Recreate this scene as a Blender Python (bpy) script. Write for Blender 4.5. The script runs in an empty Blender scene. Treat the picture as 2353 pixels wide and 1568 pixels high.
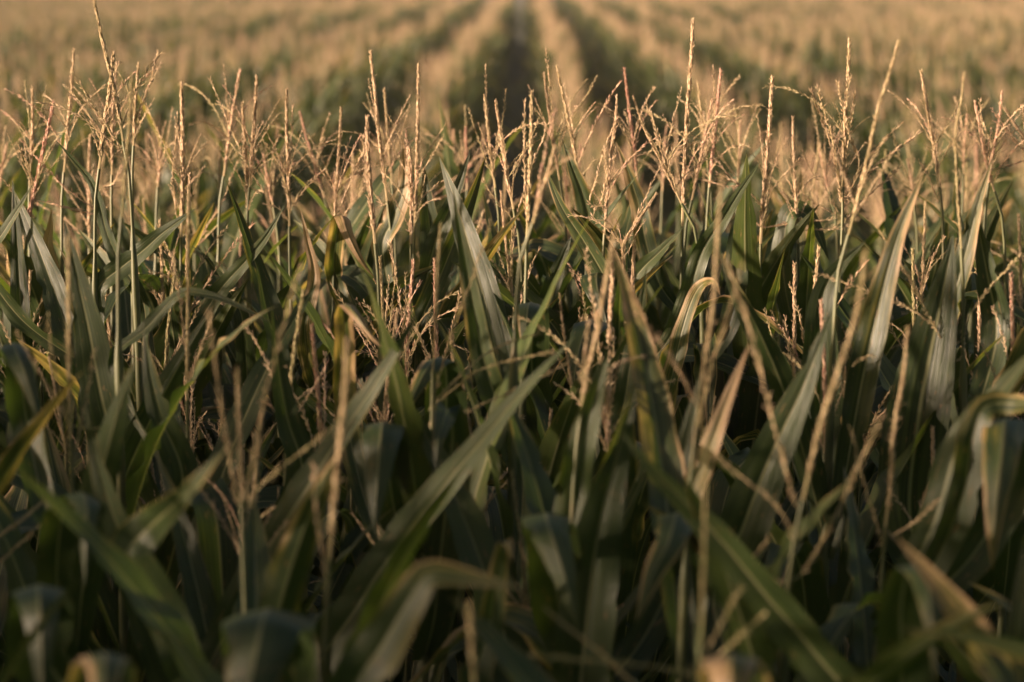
import bpy, math, random
import numpy as np
from mathutils import Vector, Matrix, Euler, Quaternion

R = random.Random(7)
SC = bpy.context.scene
COL = SC.collection
rad = math.radians

# ------------------------------------------------------------------ camera
CAM_H = 2.75
PITCH, YAW = rad(8.84), rad(0.345)
FPX = 85 / 36 * 2353                     # focal length in pixels of a 2353 px wide frame
cd = bpy.data.cameras.new('camera')
cam = bpy.data.objects.new('camera', cd)
COL.objects.link(cam)
cam.location = (0, 0, CAM_H)
cam.rotation_euler = (rad(90) - PITCH, 0, YAW)
cd.lens = 85
cd.sensor_width = 36
cd.clip_start = 0.05
cd.clip_end = 3000
cd.dof.use_dof = True
cd.dof.focus_distance = 4.15
cd.dof.aperture_fstop = 3.6
SC.camera = cam
CAM_R = cam.rotation_euler.to_matrix()
CAM_I = CAM_R.transposed()
CAM_P = Vector((0, 0, CAM_H))


def at(px, py, y):
    """World point on the vertical plane Y = y seen at a pixel of the 2353 x 1568 frame."""
    d = CAM_R @ Vector(((px - 1176.5) / FPX, -(py - 784) / FPX, -1))
    return CAM_P + d * (y / d.y)


def pix(p):
    q = CAM_I @ (Vector(p) - CAM_P)
    if q.z > -0.05:
        return (-9999, -9999)
    return (1176.5 - q.x / q.z * FPX, 784 + q.y / q.z * FPX)


# ------------------------------------------------------------------ light
SUN_EL, SUN_AZ = rad(5.6), rad(254)       # azimuth clockwise from +Y: low from the left
w = bpy.data.worlds.new('World')
SC.world = w
w.use_nodes = True
nt = w.node_tree
bg = nt.nodes['Background']
sky = nt.nodes.new('ShaderNodeTexSky')
sky.sky_type = 'NISHITA'
sky.sun_disc = False
sky.sun_elevation = SUN_EL
sky.sun_rotation = SUN_AZ
sky.air_density = 1.0
sky.dust_density = 4.0
sky.ozone_density = 0.4
nt.links.new(sky.outputs[0], bg.inputs[0])
bg.inputs[1].default_value = 0.05
sd = bpy.data.lights.new('sun', 'SUN')
sun = bpy.data.objects.new('sun', sd)
COL.objects.link(sun)
sd.energy = 5.0
sd.angle = rad(3.0)              # a low sun in hazy air
sd.color = (1.0, 0.73, 0.55)
sdir = Vector((math.sin(SUN_AZ) * math.cos(SUN_EL), math.cos(SUN_AZ) * math.cos(SUN_EL), math.sin(SUN_EL)))
sun.rotation_euler = sdir.to_track_quat('Z', 'Y').to_euler()
sun.location = (-20, -8, 12)
SC.view_settings.view_transform = 'Standard'
SC.view_settings.look = 'None'
SC.view_settings.gamma = 1
SC.view_settings.exposure = 2.17


# ------------------------------------------------------------------ materials
def mat(name):
    m = bpy.data.materials.new(name)
    m.use_nodes = True
    t = m.node_tree
    t.nodes.clear()
    return m, t


def node(t, kind, **kw):
    n = t.nodes.new(kind)
    for k, v in kw.items():
        if k.startswith('i_'):
            n.inputs[int(k[2:])].default_value = v
        else:
            setattr(n, k, v)
    return n


def math_n(t, op, a, b=None, clamp=False):
    n = node(t, 'ShaderNodeMath', operation=op, use_clamp=clamp)
    for i, v in ((0, a), (1, b)):
        if v is None:
            continue
        if hasattr(v, 'links'):
            t.links.new(v, n.inputs[i])
        else:
            n.inputs[i].default_value = v
    return n.outputs[0]


def mix_c(t, f, a, b, mode='MIX'):
    n = node(t, 'ShaderNodeMix', data_type='RGBA', blend_type=mode)
    for i, v in ((0, f), (6, a), (7, b)):
        if hasattr(v, 'links'):
            t.links.new(v, n.inputs[i])
        else:
            n.inputs[i].default_value = v if i == 0 else (*v, 1)
    return n.outputs[2]


def ramp(t, f, stops):
    n = node(t, 'ShaderNodeValToRGB')
    e = n.color_ramp.elements
    while len(e) < len(stops):
        e.new(0.5)
    for el, (p, c) in zip(e, stops):
        el.position = p
        el.color = (*c, 1)
    t.links.new(f, n.inputs[0])
    return n.outputs[0]


def make_leaf_mat():
    m, t = mat('corn_leaf')
    L = t.links
    at_ = node(t, 'ShaderNodeAttribute', attribute_name='lv')
    sep = node(t, 'ShaderNodeSeparateXYZ')
    L.new(at_.outputs['Vector'], sep.inputs[0])
    dry, rnd, tt = sep.outputs
    uv = node(t, 'ShaderNodeUVMap', uv_map='UVMap')
    su = node(t, 'ShaderNodeSeparateXYZ')
    L.new(uv.outputs[0], su.inputs[0])
    u, v = su.outputs[0], su.outputs[1]
    # parallel veins: noise stretched along the blade
    cm = node(t, 'ShaderNodeCombineXYZ')
    L.new(math_n(t, 'MULTIPLY', u, 9.0), cm.inputs[0])
    L.new(math_n(t, 'MULTIPLY', v, 1.6), cm.inputs[1])
    L.new(math_n(t, 'MULTIPLY', rnd, 37.0), cm.inputs[2])
    vein = node(t, 'ShaderNodeTexNoise', i_2=1.0, i_3=4.0, i_4=0.7)
    L.new(cm.outputs[0], vein.inputs[0])
    cm2 = node(t, 'ShaderNodeCombineXYZ')
    L.new(math_n(t, 'MULTIPLY', u, 1.2), cm2.inputs[0])
    L.new(math_n(t, 'MULTIPLY', v, 7.0), cm2.inputs[1])
    L.new(math_n(t, 'MULTIPLY', rnd, 91.0), cm2.inputs[2])
    blot = node(t, 'ShaderNodeTexNoise', i_2=1.0, i_3=3.0, i_4=0.6)
    L.new(cm2.outputs[0], blot.inputs[0])
    g = ramp(t, math_n(t, 'ADD', math_n(t, 'MULTIPLY', rnd, 0.55), math_n(t, 'MULTIPLY', blot.outputs[0], 0.45)),
             [(0.2, (0.014, 0.025, 0.009)), (0.5, (0.023, 0.039, 0.011)), (0.72, (0.038, 0.057, 0.011)), (0.9, (0.070, 0.082, 0.015))])
    g = mix_c(t, math_n(t, 'MULTIPLY', ramp(t, vein.outputs[0], [(0.42, (0, 0, 0)), (0.60, (1, 1, 1))]), 0.75), g, (0.045, 0.062, 0.018))
    # pale midrib
    rib = math_n(t, 'SUBTRACT', 1.0, math_n(t, 'MULTIPLY', math_n(t, 'ABSOLUTE', u), 11.0), True)
    g = mix_c(t, math_n(t, 'MULTIPLY', rib, 0.75), g, (0.25, 0.24, 0.13))
    # dry tissue starting from tip and margins
    au = math_n(t, 'ABSOLUTE', u)
    d = math_n(t, 'ADD', math_n(t, 'MULTIPLY', tt, 0.62), math_n(t, 'MULTIPLY', math_n(t, 'MULTIPLY', au, au), 0.34))
    d = math_n(t, 'ADD', d, math_n(t, 'MULTIPLY', math_n(t, 'SUBTRACT', blot.outputs[0], 0.5), 0.9))
    d = math_n(t, 'ADD', d, math_n(t, 'MULTIPLY', math_n(t, 'SUBTRACT', vein.outputs[0], 0.5), 0.8))
    d = math_n(t, 'ADD', d, math_n(t, 'SUBTRACT', math_n(t, 'MULTIPLY', dry, 1.25), 1.05))
    dm = ramp(t, d, [(0.0, (0, 0, 0)), (0.10, (1, 1, 1))])
    ym = ramp(t, math_n(t, 'ADD', d, 0.16), [(0.0, (0, 0, 0)), (0.2, (1, 1, 1))])
    g = mix_c(t, math_n(t, 'MULTIPLY', ym, 0.6), g, (0.20, 0.155, 0.035))
    straw = ramp(t, vein.outputs[0], [(0.35, (0.15, 0.088, 0.040)), (0.6, (0.37, 0.255, 0.140))])
    g = mix_c(t, dm, g, straw)
    # small brown lesions along the veins
    cm3 = node(t, 'ShaderNodeCombineXYZ')
    L.new(math_n(t, 'MULTIPLY', u, 6.0), cm3.inputs[0])
    L.new(math_n(t, 'MULTIPLY', v, 42.0), cm3.inputs[1])
    L.new(math_n(t, 'MULTIPLY', rnd, 53.0), cm3.inputs[2])
    spot = node(t, 'ShaderNodeTexNoise', i_2=1.0, i_3=2.0, i_4=0.5)
    L.new(cm3.outputs[0], spot.inputs[0])
    g = mix_c(t, math_n(t, 'MULTIPLY', ramp(t, spot.outputs[0], [(0.66, (0, 0, 0)), (0.70, (1, 1, 1))]), 0.6), g, (0.15, 0.10, 0.045))
    p = node(t, 'ShaderNodeBsdfPrincipled')
    L.new(g, p.inputs['Base Color'])
    p.inputs['Roughness'].default_value = 0.42
    p.inputs['Specular IOR Level'].default_value = 0.42
    bmp = node(t, 'ShaderNodeBump')
    bmp.inputs['Strength'].default_value = 0.7
    bmp.inputs['Distance'].default_value = 0.002
    L.new(vein.outputs[0], bmp.inputs['Height'])
    L.new(bmp.outputs[0], p.inputs['Normal'])
    tr = node(t, 'ShaderNodeBsdfTranslucent')
    L.new(mix_c(t, 1.0, g, (1.6, 1.8, 0.7), 'MULTIPLY'), tr.inputs[0])
    mx = node(t, 'ShaderNodeMixShader', i_0=0.34)
    L.new(p.outputs[0], mx.inputs[1])
    L.new(tr.outputs[0], mx.inputs[2])
    o = node(t, 'ShaderNodeOutputMaterial')
    L.new(mx.outputs[0], o.inputs[0])
    return m


def make_tassel_mat():
    m, t = mat('corn_tassel')
    L = t.links
    at_ = node(t, 'ShaderNodeAttribute', attribute_name='lv')
    sep = node(t, 'ShaderNodeSeparateXYZ')
    L.new(at_.outputs['Vector'], sep.inputs[0])
    hue, rnd, _ = sep.outputs
    base = ramp(t, hue, [(0.0, (0.30, 0.29, 0.13)), (0.4, (0.55, 0.435, 0.265)), (0.7, (0.63, 0.475, 0.33)), (1.0, (0.55, 0.31, 0.24))])
    c = mix_c(t, rnd, base, mix_c(t, 1.0, base, (0.55, 0.49, 0.42), 'MULTIPLY'))
    p = node(t, 'ShaderNodeBsdfPrincipled')
    L.new(c, p.inputs['Base Color'])
    p.inputs['Roughness'].default_value = 0.7
    p.inputs['Specular IOR Level'].default_value = 0.25
    tr = node(t, 'ShaderNodeBsdfTranslucent')
    L.new(c, tr.inputs[0])
    mx = node(t, 'ShaderNodeMixShader', i_0=0.25)
    L.new(p.outputs[0], mx.inputs[1])
    L.new(tr.outputs[0], mx.inputs[2])
    o = node(t, 'ShaderNodeOutputMaterial')
    L.new(mx.outputs[0], o.inputs[0])
    return m


def make_stalk_mat():
    m, t = mat('corn_stalk')
    L = t.links
    geo = node(t, 'ShaderNodeNewGeometry')
    n = node(t, 'ShaderNodeTexNoise', i_2=18.0, i_3=3.0)
    L.new(geo.outputs[0], n.inputs[0])
    c = ramp(t, n.outputs[0], [(0.3, (0.050, 0.062, 0.020)), (0.55, (0.080, 0.088, 0.028)), (0.75, (0.13, 0.105, 0.045))])
    p = node(t, 'ShaderNodeBsdfPrincipled')
    L.new(c, p.inputs['Base Color'])
    p.inputs['Roughness'].default_value = 0.5
    o = node(t, 'ShaderNodeOutputMaterial')
    L.new(p.outputs[0], o.inputs[0])
    return m


def make_soil_mat():
    m, t = mat('soil')
    L = t.links
    geo = node(t, 'ShaderNodeNewGeometry')
    n = node(t, 'ShaderNodeTexNoise', i_2=9.0, i_3=8.0, i_4=0.65)
    L.new(geo.outputs[0], n.inputs[0])
    c = ramp(t, n.outputs[0], [(0.3, (0.020, 0.022, 0.009)), (0.6, (0.032, 0.040, 0.013)), (0.8, (0.075, 0.060, 0.034))])
    p = node(t, 'ShaderNodeBsdfPrincipled')
    L.new(c, p.inputs['Base Color'])
    p.inputs['Roughness'].default_value = 0.95
    b = node(t, 'ShaderNodeBump')
    b.inputs['Strength'].default_value = 0.8
    b.inputs['Distance'].default_value = 0.03
    L.new(n.outputs[0], b.inputs['Height'])
    L.new(b.outputs[0], p.inputs['Normal'])
    o = node(t, 'ShaderNodeOutputMaterial')
    L.new(p.outputs[0], o.inputs[0])
    return m


M_LEAF, M_TASSEL, M_STALK, M_SOIL = make_leaf_mat(), make_tassel_mat(), make_stalk_mat(), make_soil_mat()


# ------------------------------------------------------------------ mesh helpers
def new_mesh(name, V, F, material, uv=None, lv=None, smooth=True):
    """V (n,3); F list of arrays (k,3) / (k,4); uv per vertex; lv per vertex."""
    V = np.asarray(V, np.float32)
    me = bpy.data.meshes.new(name)
    F = [np.asarray(f, np.int32) for f in F if len(f)]
    loops = np.concatenate([f.ravel() for f in F])
    sizes = np.concatenate([np.full(len(f), f.shape[1], np.int32) for f in F])
    starts = np.concatenate([[0], np.cumsum(sizes)[:-1]]).astype(np.int32)
    me.vertices.add(len(V))
    me.vertices.foreach_set('co', V.ravel())
    me.loops.add(len(loops))
    me.loops.foreach_set('vertex_index', loops)
    me.polygons.add(len(sizes))
    me.polygons.foreach_set('loop_start', starts)
    me.polygons.foreach_set('use_smooth', np.full(len(sizes), smooth, bool))
    if uv is not None:
        lay = me.uv_layers.new(name='UVMap')
        lay.data.foreach_set('uv', np.asarray(uv, np.float32)[loops].ravel())
    if lv is not None:
        a = me.attributes.new('lv', 'FLOAT_VECTOR', 'POINT')
        a.data.foreach_set('vector', np.asarray(lv, np.float32).ravel())
    me.materials.append(material)
    me.update(calc_edges=True)
    return me


def spline(pts, n):
    """Catmull-Rom through pts, resampled to n points evenly in length."""
    P = np.array([tuple(p) for p in pts], float)
    if len(P) == 2:
        d = np.linspace(0, 1, n)[:, None]
        return P[0] * (1 - d) + P[1] * d
    E = np.vstack([2 * P[0] - P[1], P, 2 * P[-1] - P[-2]])
    out = []
    for i in range(len(P) - 1):
        p0, p1, p2, p3 = E[i:i + 4]
        for s in np.linspace(0, 1, 14, endpoint=False):
            out.append(0.5 * (2 * p1 + (p2 - p0) * s + (2 * p0 - 5 * p1 + 4 * p2 - p3) * s * s + (3 * p1 - p0 - 3 * p2 + p3) * s ** 3))
    out.append(P[-1])
    O = np.array(out)
    L = np.concatenate([[0], np.cumsum(np.linalg.norm(np.diff(O, axis=0), axis=1))])
    s = np.linspace(0, L[-1], n)
    return np.stack([np.interp(s, L, O[:, k]) for k in range(3)], 1)


def unit(a):
    return a / np.maximum(np.linalg.norm(a, axis=-1, keepdims=True), 1e-9)


def tangents(P):
    return unit(np.gradient(P, axis=0))


U9 = np.array([-1, -.74, -.45, -.13, 0, .13, .45, .74, 1])


def leaf_mesh(P, W, wmax, rng, dry=0.0, fold=0.35, ripple=0.006, root=0.5, peak=0.35, tip=1.9, rnd=None, pw=1.0):
    """A maize blade along P (n,3) with width directions W; V-folded at the midrib, rippled margins."""
    n = len(P)
    T = tangents(P)
    W = unit(W - (W * T).sum(1, keepdims=True) * T)
    N = np.cross(W, T)
    t = np.linspace(0, 1, n)
    L = np.linalg.norm(np.diff(P, axis=0), axis=1).sum()
    wd = np.where(t < peak, root + (1 - root) * np.sin(np.minimum(t / peak, 1) * math.pi / 2),
                  1 - (np.maximum(t - peak, 0) / (1 - peak)) ** tip)
    wd = np.maximum(wd, 0.012) * wmax / 2
    f = fold * (1.0 - 0.65 * t)
    ph1, ph2 = rng.random() * 6.28, rng.random() * 6.28
    k1, k2 = L / 0.085 * (0.8 + .5 * rng.random()), L / 0.11 * (0.8 + .5 * rng.random())
    env = np.sin(np.clip(t * 1.15, 0, 1) * math.pi) ** 0.7
    r1 = ripple * env * np.sin(k1 * t * 6.28 + ph1)
    r2 = ripple * env * np.sin(k2 * t * 6.28 + ph2)
    # ragged margins with a few short tears
    e1, e2 = 1 - .05 * rng.random(n), 1 - .05 * rng.random(n)
    for e in (e1, e2):
        for q in rng.integers(4, n - 2, 2):
            if rng.random() < .6:
                e[q] *= .62 + .3 * rng.random()
    V = np.zeros((n, 9, 3))
    for j, u in enumerate(U9):
        a = abs(u)
        h = wd * a ** pw * np.sin(f) - 0.0012 * (a < .01) + (r1 if u < 0 else r2) * a ** 2.2
        V[:, j] = P + W * (wd * u * np.cos(f) * (np.where(a > .9, e1 if u < 0 else e2, 1)))[:, None] + N * h[:, None]
    uv = np.stack([np.repeat(U9[None], n, 0), np.repeat((t * L)[:, None], 9, 1)], 2).reshape(-1, 2)
    lv = np.zeros((n, 9, 3))
    lv[..., 0] = dry * .48
    lv[..., 1] = rng.random() if rnd is None else rnd
    lv[..., 2] = t[:, None]
    i, j = np.meshgrid(np.arange(n - 1), np.arange(8), indexing='ij')
    a = (i * 9 + j).ravel()
    F = np.stack([a, a + 1, a + 10, a + 9], 1)
    return new_mesh('leaf', V.reshape(-1, 3), [F], M_LEAF, uv, lv.reshape(-1, 3))


def tube_arrays(P, r, k=6):
    P = np.asarray(P, float)
    n = len(P)
    T = tangents(P)
    A = np.cross(T, np.array([0.31, 0.95, 0.05]))
    A = unit(A)
    B = np.cross(T, A)
    th = np.arange(k) / k * 2 * math.pi
    V = P[:, None] + np.asarray(r, float).reshape(-1, 1, 1) * (A[:, None] * np.cos(th)[None, :, None] + B[:, None] * np.sin(th)[None, :, None])
    i, j = np.meshgrid(np.arange(n - 1), np.arange(k), indexing='ij')
    a = (i * k + j).ravel()
    b = (i * k + (j + 1) % k).ravel()
    return V.reshape(-1, 3), np.stack([a, b, b + k, a + k], 1), A, B, T


def spike_arrays(P, rng, hue, step=0.0042, around=5, slen=0.0104, swid=0.0037, open_=0.28, rr=0.0018, start=0.0, loose=0.06, taper=0.35):
    """Rachis with rows of spindle-shaped spikelets."""
    L = np.linalg.norm(np.diff(P, axis=0), axis=1).sum()
    n = len(P)
    r = np.linspace(rr * 1.25, rr * .55, n)
    V0, Q0, A, B, T = tube_arrays(P, r, 5)
    lv0 = np.zeros((len(V0), 3))
    lv0[:, 0] = hue * .55
    lv0[:, 1] = .25
    m = max(2, int(L * (1 - start) / step))
    s = np.linspace(start, 0.985, m)
    idx = np.arange(n) / (n - 1)
    it = lambda X, q: np.stack([np.interp(q, idx, X[:, k]) for k in range(3)], 1)
    q = np.repeat(s, around) + (rng.random(m * around) - .5) * step / L
    q = np.clip(q, 0, 1)
    th = np.tile(np.arange(around) / around * 6.283, m) + np.repeat(np.arange(m) * 2.4 if around > 2 else np.arange(m) * .35, around) + (rng.random(m * around) - .5) * .7
    keep = rng.random(len(q)) > 0.05
    q, th = q[keep], th[keep]
    c, tt, aa, bb = it(P, q), unit(it(T, q)), unit(it(A, q)), unit(it(B, q))
    rad_ = aa * np.cos(th)[:, None] + bb * np.sin(th)[:, None]
    ang = open_ * (0.6 + .8 * rng.random(len(q)))
    lo = rng.random(len(q)) < loose
    ang = np.where(lo, ang + .5 + .7 * rng.random(len(q)), ang)
    d = unit(tt * np.cos(ang)[:, None] + rad_ * np.sin(ang)[:, None])
    side = np.cross(d, rad_)
    out = np.cross(side, d)
    ln = slen * (0.75 + .5 * rng.random(len(q))) * (1 - taper * q ** 2)
    wd = swid * (0.8 + .4 * rng.random(len(q))) * .5 * (1 - taper * q ** 2)
    b = c + rad_ * rr * .6
    ml = b + d * (ln * .45)[:, None]
    S = np.stack([b, ml + side * wd[:, None], ml + out * wd[:, None] * .8, ml - side * wd[:, None], ml - out * wd[:, None] * .8, b + d * ln[:, None]], 1)
    k = len(q)
    o = len(V0) + np.arange(k)[:, None] * 6
    tri = np.array([[0, 2, 1], [0, 3, 2], [0, 4, 3], [0, 1, 4], [5, 1, 2], [5, 2, 3], [5, 3, 4], [5, 4, 1]])
    F = (o[:, None, :] + tri[None]).reshape(-1, 3)
    lv = np.zeros((k, 6, 3))
    lv[..., 0] = np.clip(hue + (rng.random(k) - .5) * .3, 0, 1)[:, None]
    lv[..., 1] = (rng.random(k) ** 1.5)[:, None]
    return np.vstack([V0, S.reshape(-1, 3)]), [Q0, F], np.vstack([lv0, lv.reshape(-1, 3)])


def spike_mesh(P, rng, hue, name='tassel', **kw):
    V, F, lv = spike_arrays(np.asarray(P, float), rng, hue, **kw)
    return new_mesh(name, V, F, M_TASSEL, None, lv, smooth=False)


def branch_mesh(P, rng, hue, thick=1.0):
    P = np.asarray(P, float)
    return spike_mesh(P, rng, hue, 'branch', step=0.0062, around=2 + (thick > 1.2), slen=0.0098 * thick ** .4, swid=0.0028 * thick ** .7, open_=0.36, rr=0.00075 * thick, start=0.08, loose=0.16, taper=.15)


def stalk_mesh(P, r0, r1, ped):
    """Jointed stalk: swollen nodes, thin peduncle for the last `ped` metres."""
    P = np.asarray(P, float)
    n = len(P)
    L = np.concatenate([[0], np.cumsum(np.linalg.norm(np.diff(P, axis=0), axis=1))])
    k = L / L[-1]
    r = r0 + (r1 - r0) * k ** 0.8
    r = r * (1 + 0.16 * (np.abs(((L / 0.17) % 1) - .5) > .44))
    r = np.where(L > L[-1] - ped, np.minimum(r, 0.0029), r)
    V, Q, *_ = tube_arrays(P, r, 8)
    return new_mesh('stalk', V, [Q], M_STALK)


# ------------------------------------------------------------------ pools of blade, spike and branch shapes
RNG = np.random.default_rng(11)


def generic_leaf_path(kind, L, rng):
    n = 30
    t = np.linspace(0, 1, n)
    if kind == 'erect':
        a0, a1, kp = 10 + 14 * rng.random(), 26 + 34 * rng.random(), 1.3
        ang = a0 + (a1 - a0) * t ** kp
    elif kind == 'arch':
        a0, a1 = 16 + 14 * rng.random(), 125 + 45 * rng.random()
        c, wd = 0.42 + .2 * rng.random(), 0.10 + .14 * rng.random()
        ang = a0 + (a1 - a0) / (1 + np.exp(-(t - c) / wd * 2.2))
    else:                                  # broken: a sharp fold, the end hangs limp
        a0, a1 = 14 + 14 * rng.random(), 165 + 14 * rng.random()
        c = 0.36 + .26 * rng.random()
        ang = a0 + 12 * t + (a1 - a0) / (1 + np.exp(-(t - c) / 0.022))
    ang = np.radians(ang)
    ds = L / (n - 1)
    x = np.concatenate([[0], np.cumsum(np.sin(ang[:-1]) * ds)])
    z = np.concatenate([[0], np.cumsum(np.cos(ang[:-1]) * ds)])
    side = (rng.random() - .5) * .18 * L * t ** 2
    P = np.stack([x, side, z], 1)
    tw = np.radians((rng.random() - .5) * 150) * t ** 1.4
    T = tangents(P)
    Wd = np.tile(np.array([0., 1, 0]), (n, 1))
    Wd = unit(Wd - (Wd * T).sum(1, keepdims=True) * T)
    N = np.cross(Wd, T)
    Wd = Wd * np.cos(tw)[:, None] + N * np.sin(tw)[:, None]
    return P, -Wd


LEAF_POOL = {}
for kind, cnt in (('erect', 16), ('arch', 14), ('broken', 8)):
    LEAF_POOL[kind] = []
    for q in range(cnt):
        L = 0.46 + .22 * RNG.random() if kind == 'erect' else 0.58 + .22 * RNG.random()
        P, Wd = generic_leaf_path(kind, L, RNG)
        dry = [.1, 0.2, .4, 0, .5, .25, .1, .75][q % 8] + .1 * RNG.random()
        LEAF_POOL[kind].append(leaf_mesh(P, Wd, 0.058 + .026 * RNG.random(), RNG, dry=dry, fold=.25 + .35 * RNG.random(), ripple=.004 + .006 * RNG.random()))

SPIKE_POOL, BRANCH_POOL = [], []
for q in range(12):
    L = .22 + .10 * RNG.random()
    b = (RNG.random(2) - .5) * .05
    P = spline([(0, 0, 0), (b[0] * .3, b[1] * .3, L * .5), (b[0], b[1], L)], 24)
    SPIKE_POOL.append(spike_mesh(P, RNG, [.15, .5, .6, .3, .85, .45][q % 6], start=.12))
for q in range(18):
    L = .12 + .10 * RNG.random()
    a0, a1 = 12 + 22 * RNG.random(), [18, 28, 38, 50, 62, 85][q % 6]
    t = np.linspace(0, 1, 16)
    ang = np.radians(a0 + (a1 - a0) * t ** 1.3)
    P = np.stack([np.cumsum(np.sin(ang)) * L / 16, (RNG.random() - .5) * .03 * t ** 2, np.cumsum(np.cos(ang)) * L / 16], 1)
    P -= P[0]
    BRANCH_POOL.append(branch_mesh(P, RNG, [.3, .55, .65, .45, .8][q % 5]))

def generic_stalk(rng):
    b = (rng.random(2) - .5) * .05
    P = spline([(0, 0, 0), (b[0] * .2, b[1] * .2, .8), (b[0] * .6, b[1] * .6, 1.6), (b[0], b[1], 2.14)], 40)
    return stalk_mesh(P, .013, .0055, .20), P
STALK_POOL = [generic_stalk(RNG) for _ in range(8)]


# ------------------------------------------------------------------ building plants as objects
def link(name, me, parent=None, loc=(0, 0, 0), rot=None, scale=1.0):
    o = bpy.data.objects.new(name, me)
    COL.objects.link(o)
    o.location = loc
    if rot is not None:
        o.rotation_euler = rot
    if scale != 1.0:
        o.scale = (scale,) * 3 if not hasattr(scale, '__len__') else scale
    if parent is not None:
        o.parent = parent
    return o


def stalk_point(P, z):
    return np.array([np.interp(z, P[:, 2], P[:, k]) for k in range(3)])


def leaf_plan(rng, n=7, top=1.96, z0=.62):
    """Blades of one plant: (height, azimuth, kind, scale)."""
    base = rng.uniform(0, 6.283)
    out = []
    for i in range(n):
        f = i / (n - 1)
        z = z0 + (top - z0) * f
        az = base + math.pi * (i % 2) + rng.gauss(0, .32)
        if f > .8:
            kind = 'erect' if rng.random() < .8 else 'arch'
        elif f > .45:
            kind = rng.choice(['erect', 'erect', 'arch', 'arch', 'broken'])
        else:
            kind = rng.choice(['arch', 'arch', 'erect', 'broken'])
        s = (0.82 if f > .9 else 1.0) * rng.uniform(.85, 1.12)
        out.append((z, az, kind, s))
    return out


def plant_parts(rng, tassel_scale=1.0, leaf_n=8, top=1.85, nbr=None):
    """Yield (role, mesh, matrix, parent role) for a generic plant standing at the origin."""
    sm, SP = rng.choice(STALK_POOL)
    parts = [('stalk', sm, Matrix.Identity(4))]
    for z, az, kind, s in leaf_plan(rng, leaf_n, top):
        me = rng.choice(LEAF_POOL[kind])
        c = stalk_point(SP, z)
        parts.append(('leaf', me, Matrix.Translation(Vector(c)) @ Euler((rng.gauss(0, .06), rng.gauss(0, .08), az)).to_matrix().to_4x4() @ Matrix.Scale(s, 4)))
    tb = SP[-1]
    lean = Euler((rng.gauss(0, .05), rng.gauss(0, .05), rng.uniform(0, 6.28)))
    tm = Matrix.Translation(Vector(tb)) @ lean.to_matrix().to_4x4() @ Matrix.Scale(tassel_scale * rng.uniform(.85, 1.12), 4)
    parts.append(('tassel', rng.choice(SPIKE_POOL), tm))
    az = rng.uniform(0, 6.28)
    for b in range(nbr if nbr is not None else rng.choice([4, 5, 6, 7])):
        az += 2.4 + rng.gauss(0, .3)
        bm = Matrix.Translation((0, 0, .004 + .011 * b)) @ Euler((0, rng.gauss(0, .16), az)).to_matrix().to_4x4() @ Matrix.Scale(rng.uniform(.75, 1.15), 4)
        parts.append(('branch', rng.choice(BRANCH_POOL), bm))
    return parts


def tag(o, label, group=None, cat='corn plant'):
    o['label'] = label
    o['category'] = cat
    if group:
        o['group'] = group


def build_plant(loc, parts, label, group, rot=(0, 0, 0), scale=1.0):
    root = bpy.data.objects.new('corn_plant', None)
    COL.objects.link(root)
    root.empty_display_size = .1
    root.location = loc
    root.rotation_euler = rot
    root.scale = (scale,) * 3
    tag(root, label, group)
    tas = None
    for role, me, mx in parts:
        o = bpy.data.objects.new(role, me)
        COL.objects.link(o)
        if role == 'branch':
            o.parent = tas
        else:
            o.parent = root
        o.matrix_local = mx
        if role == 'tassel':
            tas = o
    return root


# ------------------------------------------------------------------ ground
def ground():
    xs = np.concatenate([[-900, -200, -60], np.linspace(-30, 30, 61), [60, 200, 900]])
    ys = np.concatenate([[-300, -60, -12], np.linspace(-6, 60, 67), [130, 400, 1800]])
    X, Y = np.meshgrid(xs, ys, indexing='ij')
    Z = .02 * np.sin(X * 3.1 + .7 * np.sin(Y)) * np.cos(Y * 2.3) * ((abs(X) < 31) & (Y < 61) & (Y > -7)) - .02
    nx, ny = X.shape
    i, j = np.meshgrid(np.arange(nx - 1), np.arange(ny - 1), indexing='ij')
    a = (i * ny + j).ravel()
    me = new_mesh('ground', np.stack([X, Y, Z], 2).reshape(-1, 3), [np.stack([a, a + ny, a + ny + 1, a + 1], 1)], M_SOIL)
    o = link('ground', me)
    o['kind'] = 'structure'
ground()

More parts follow.
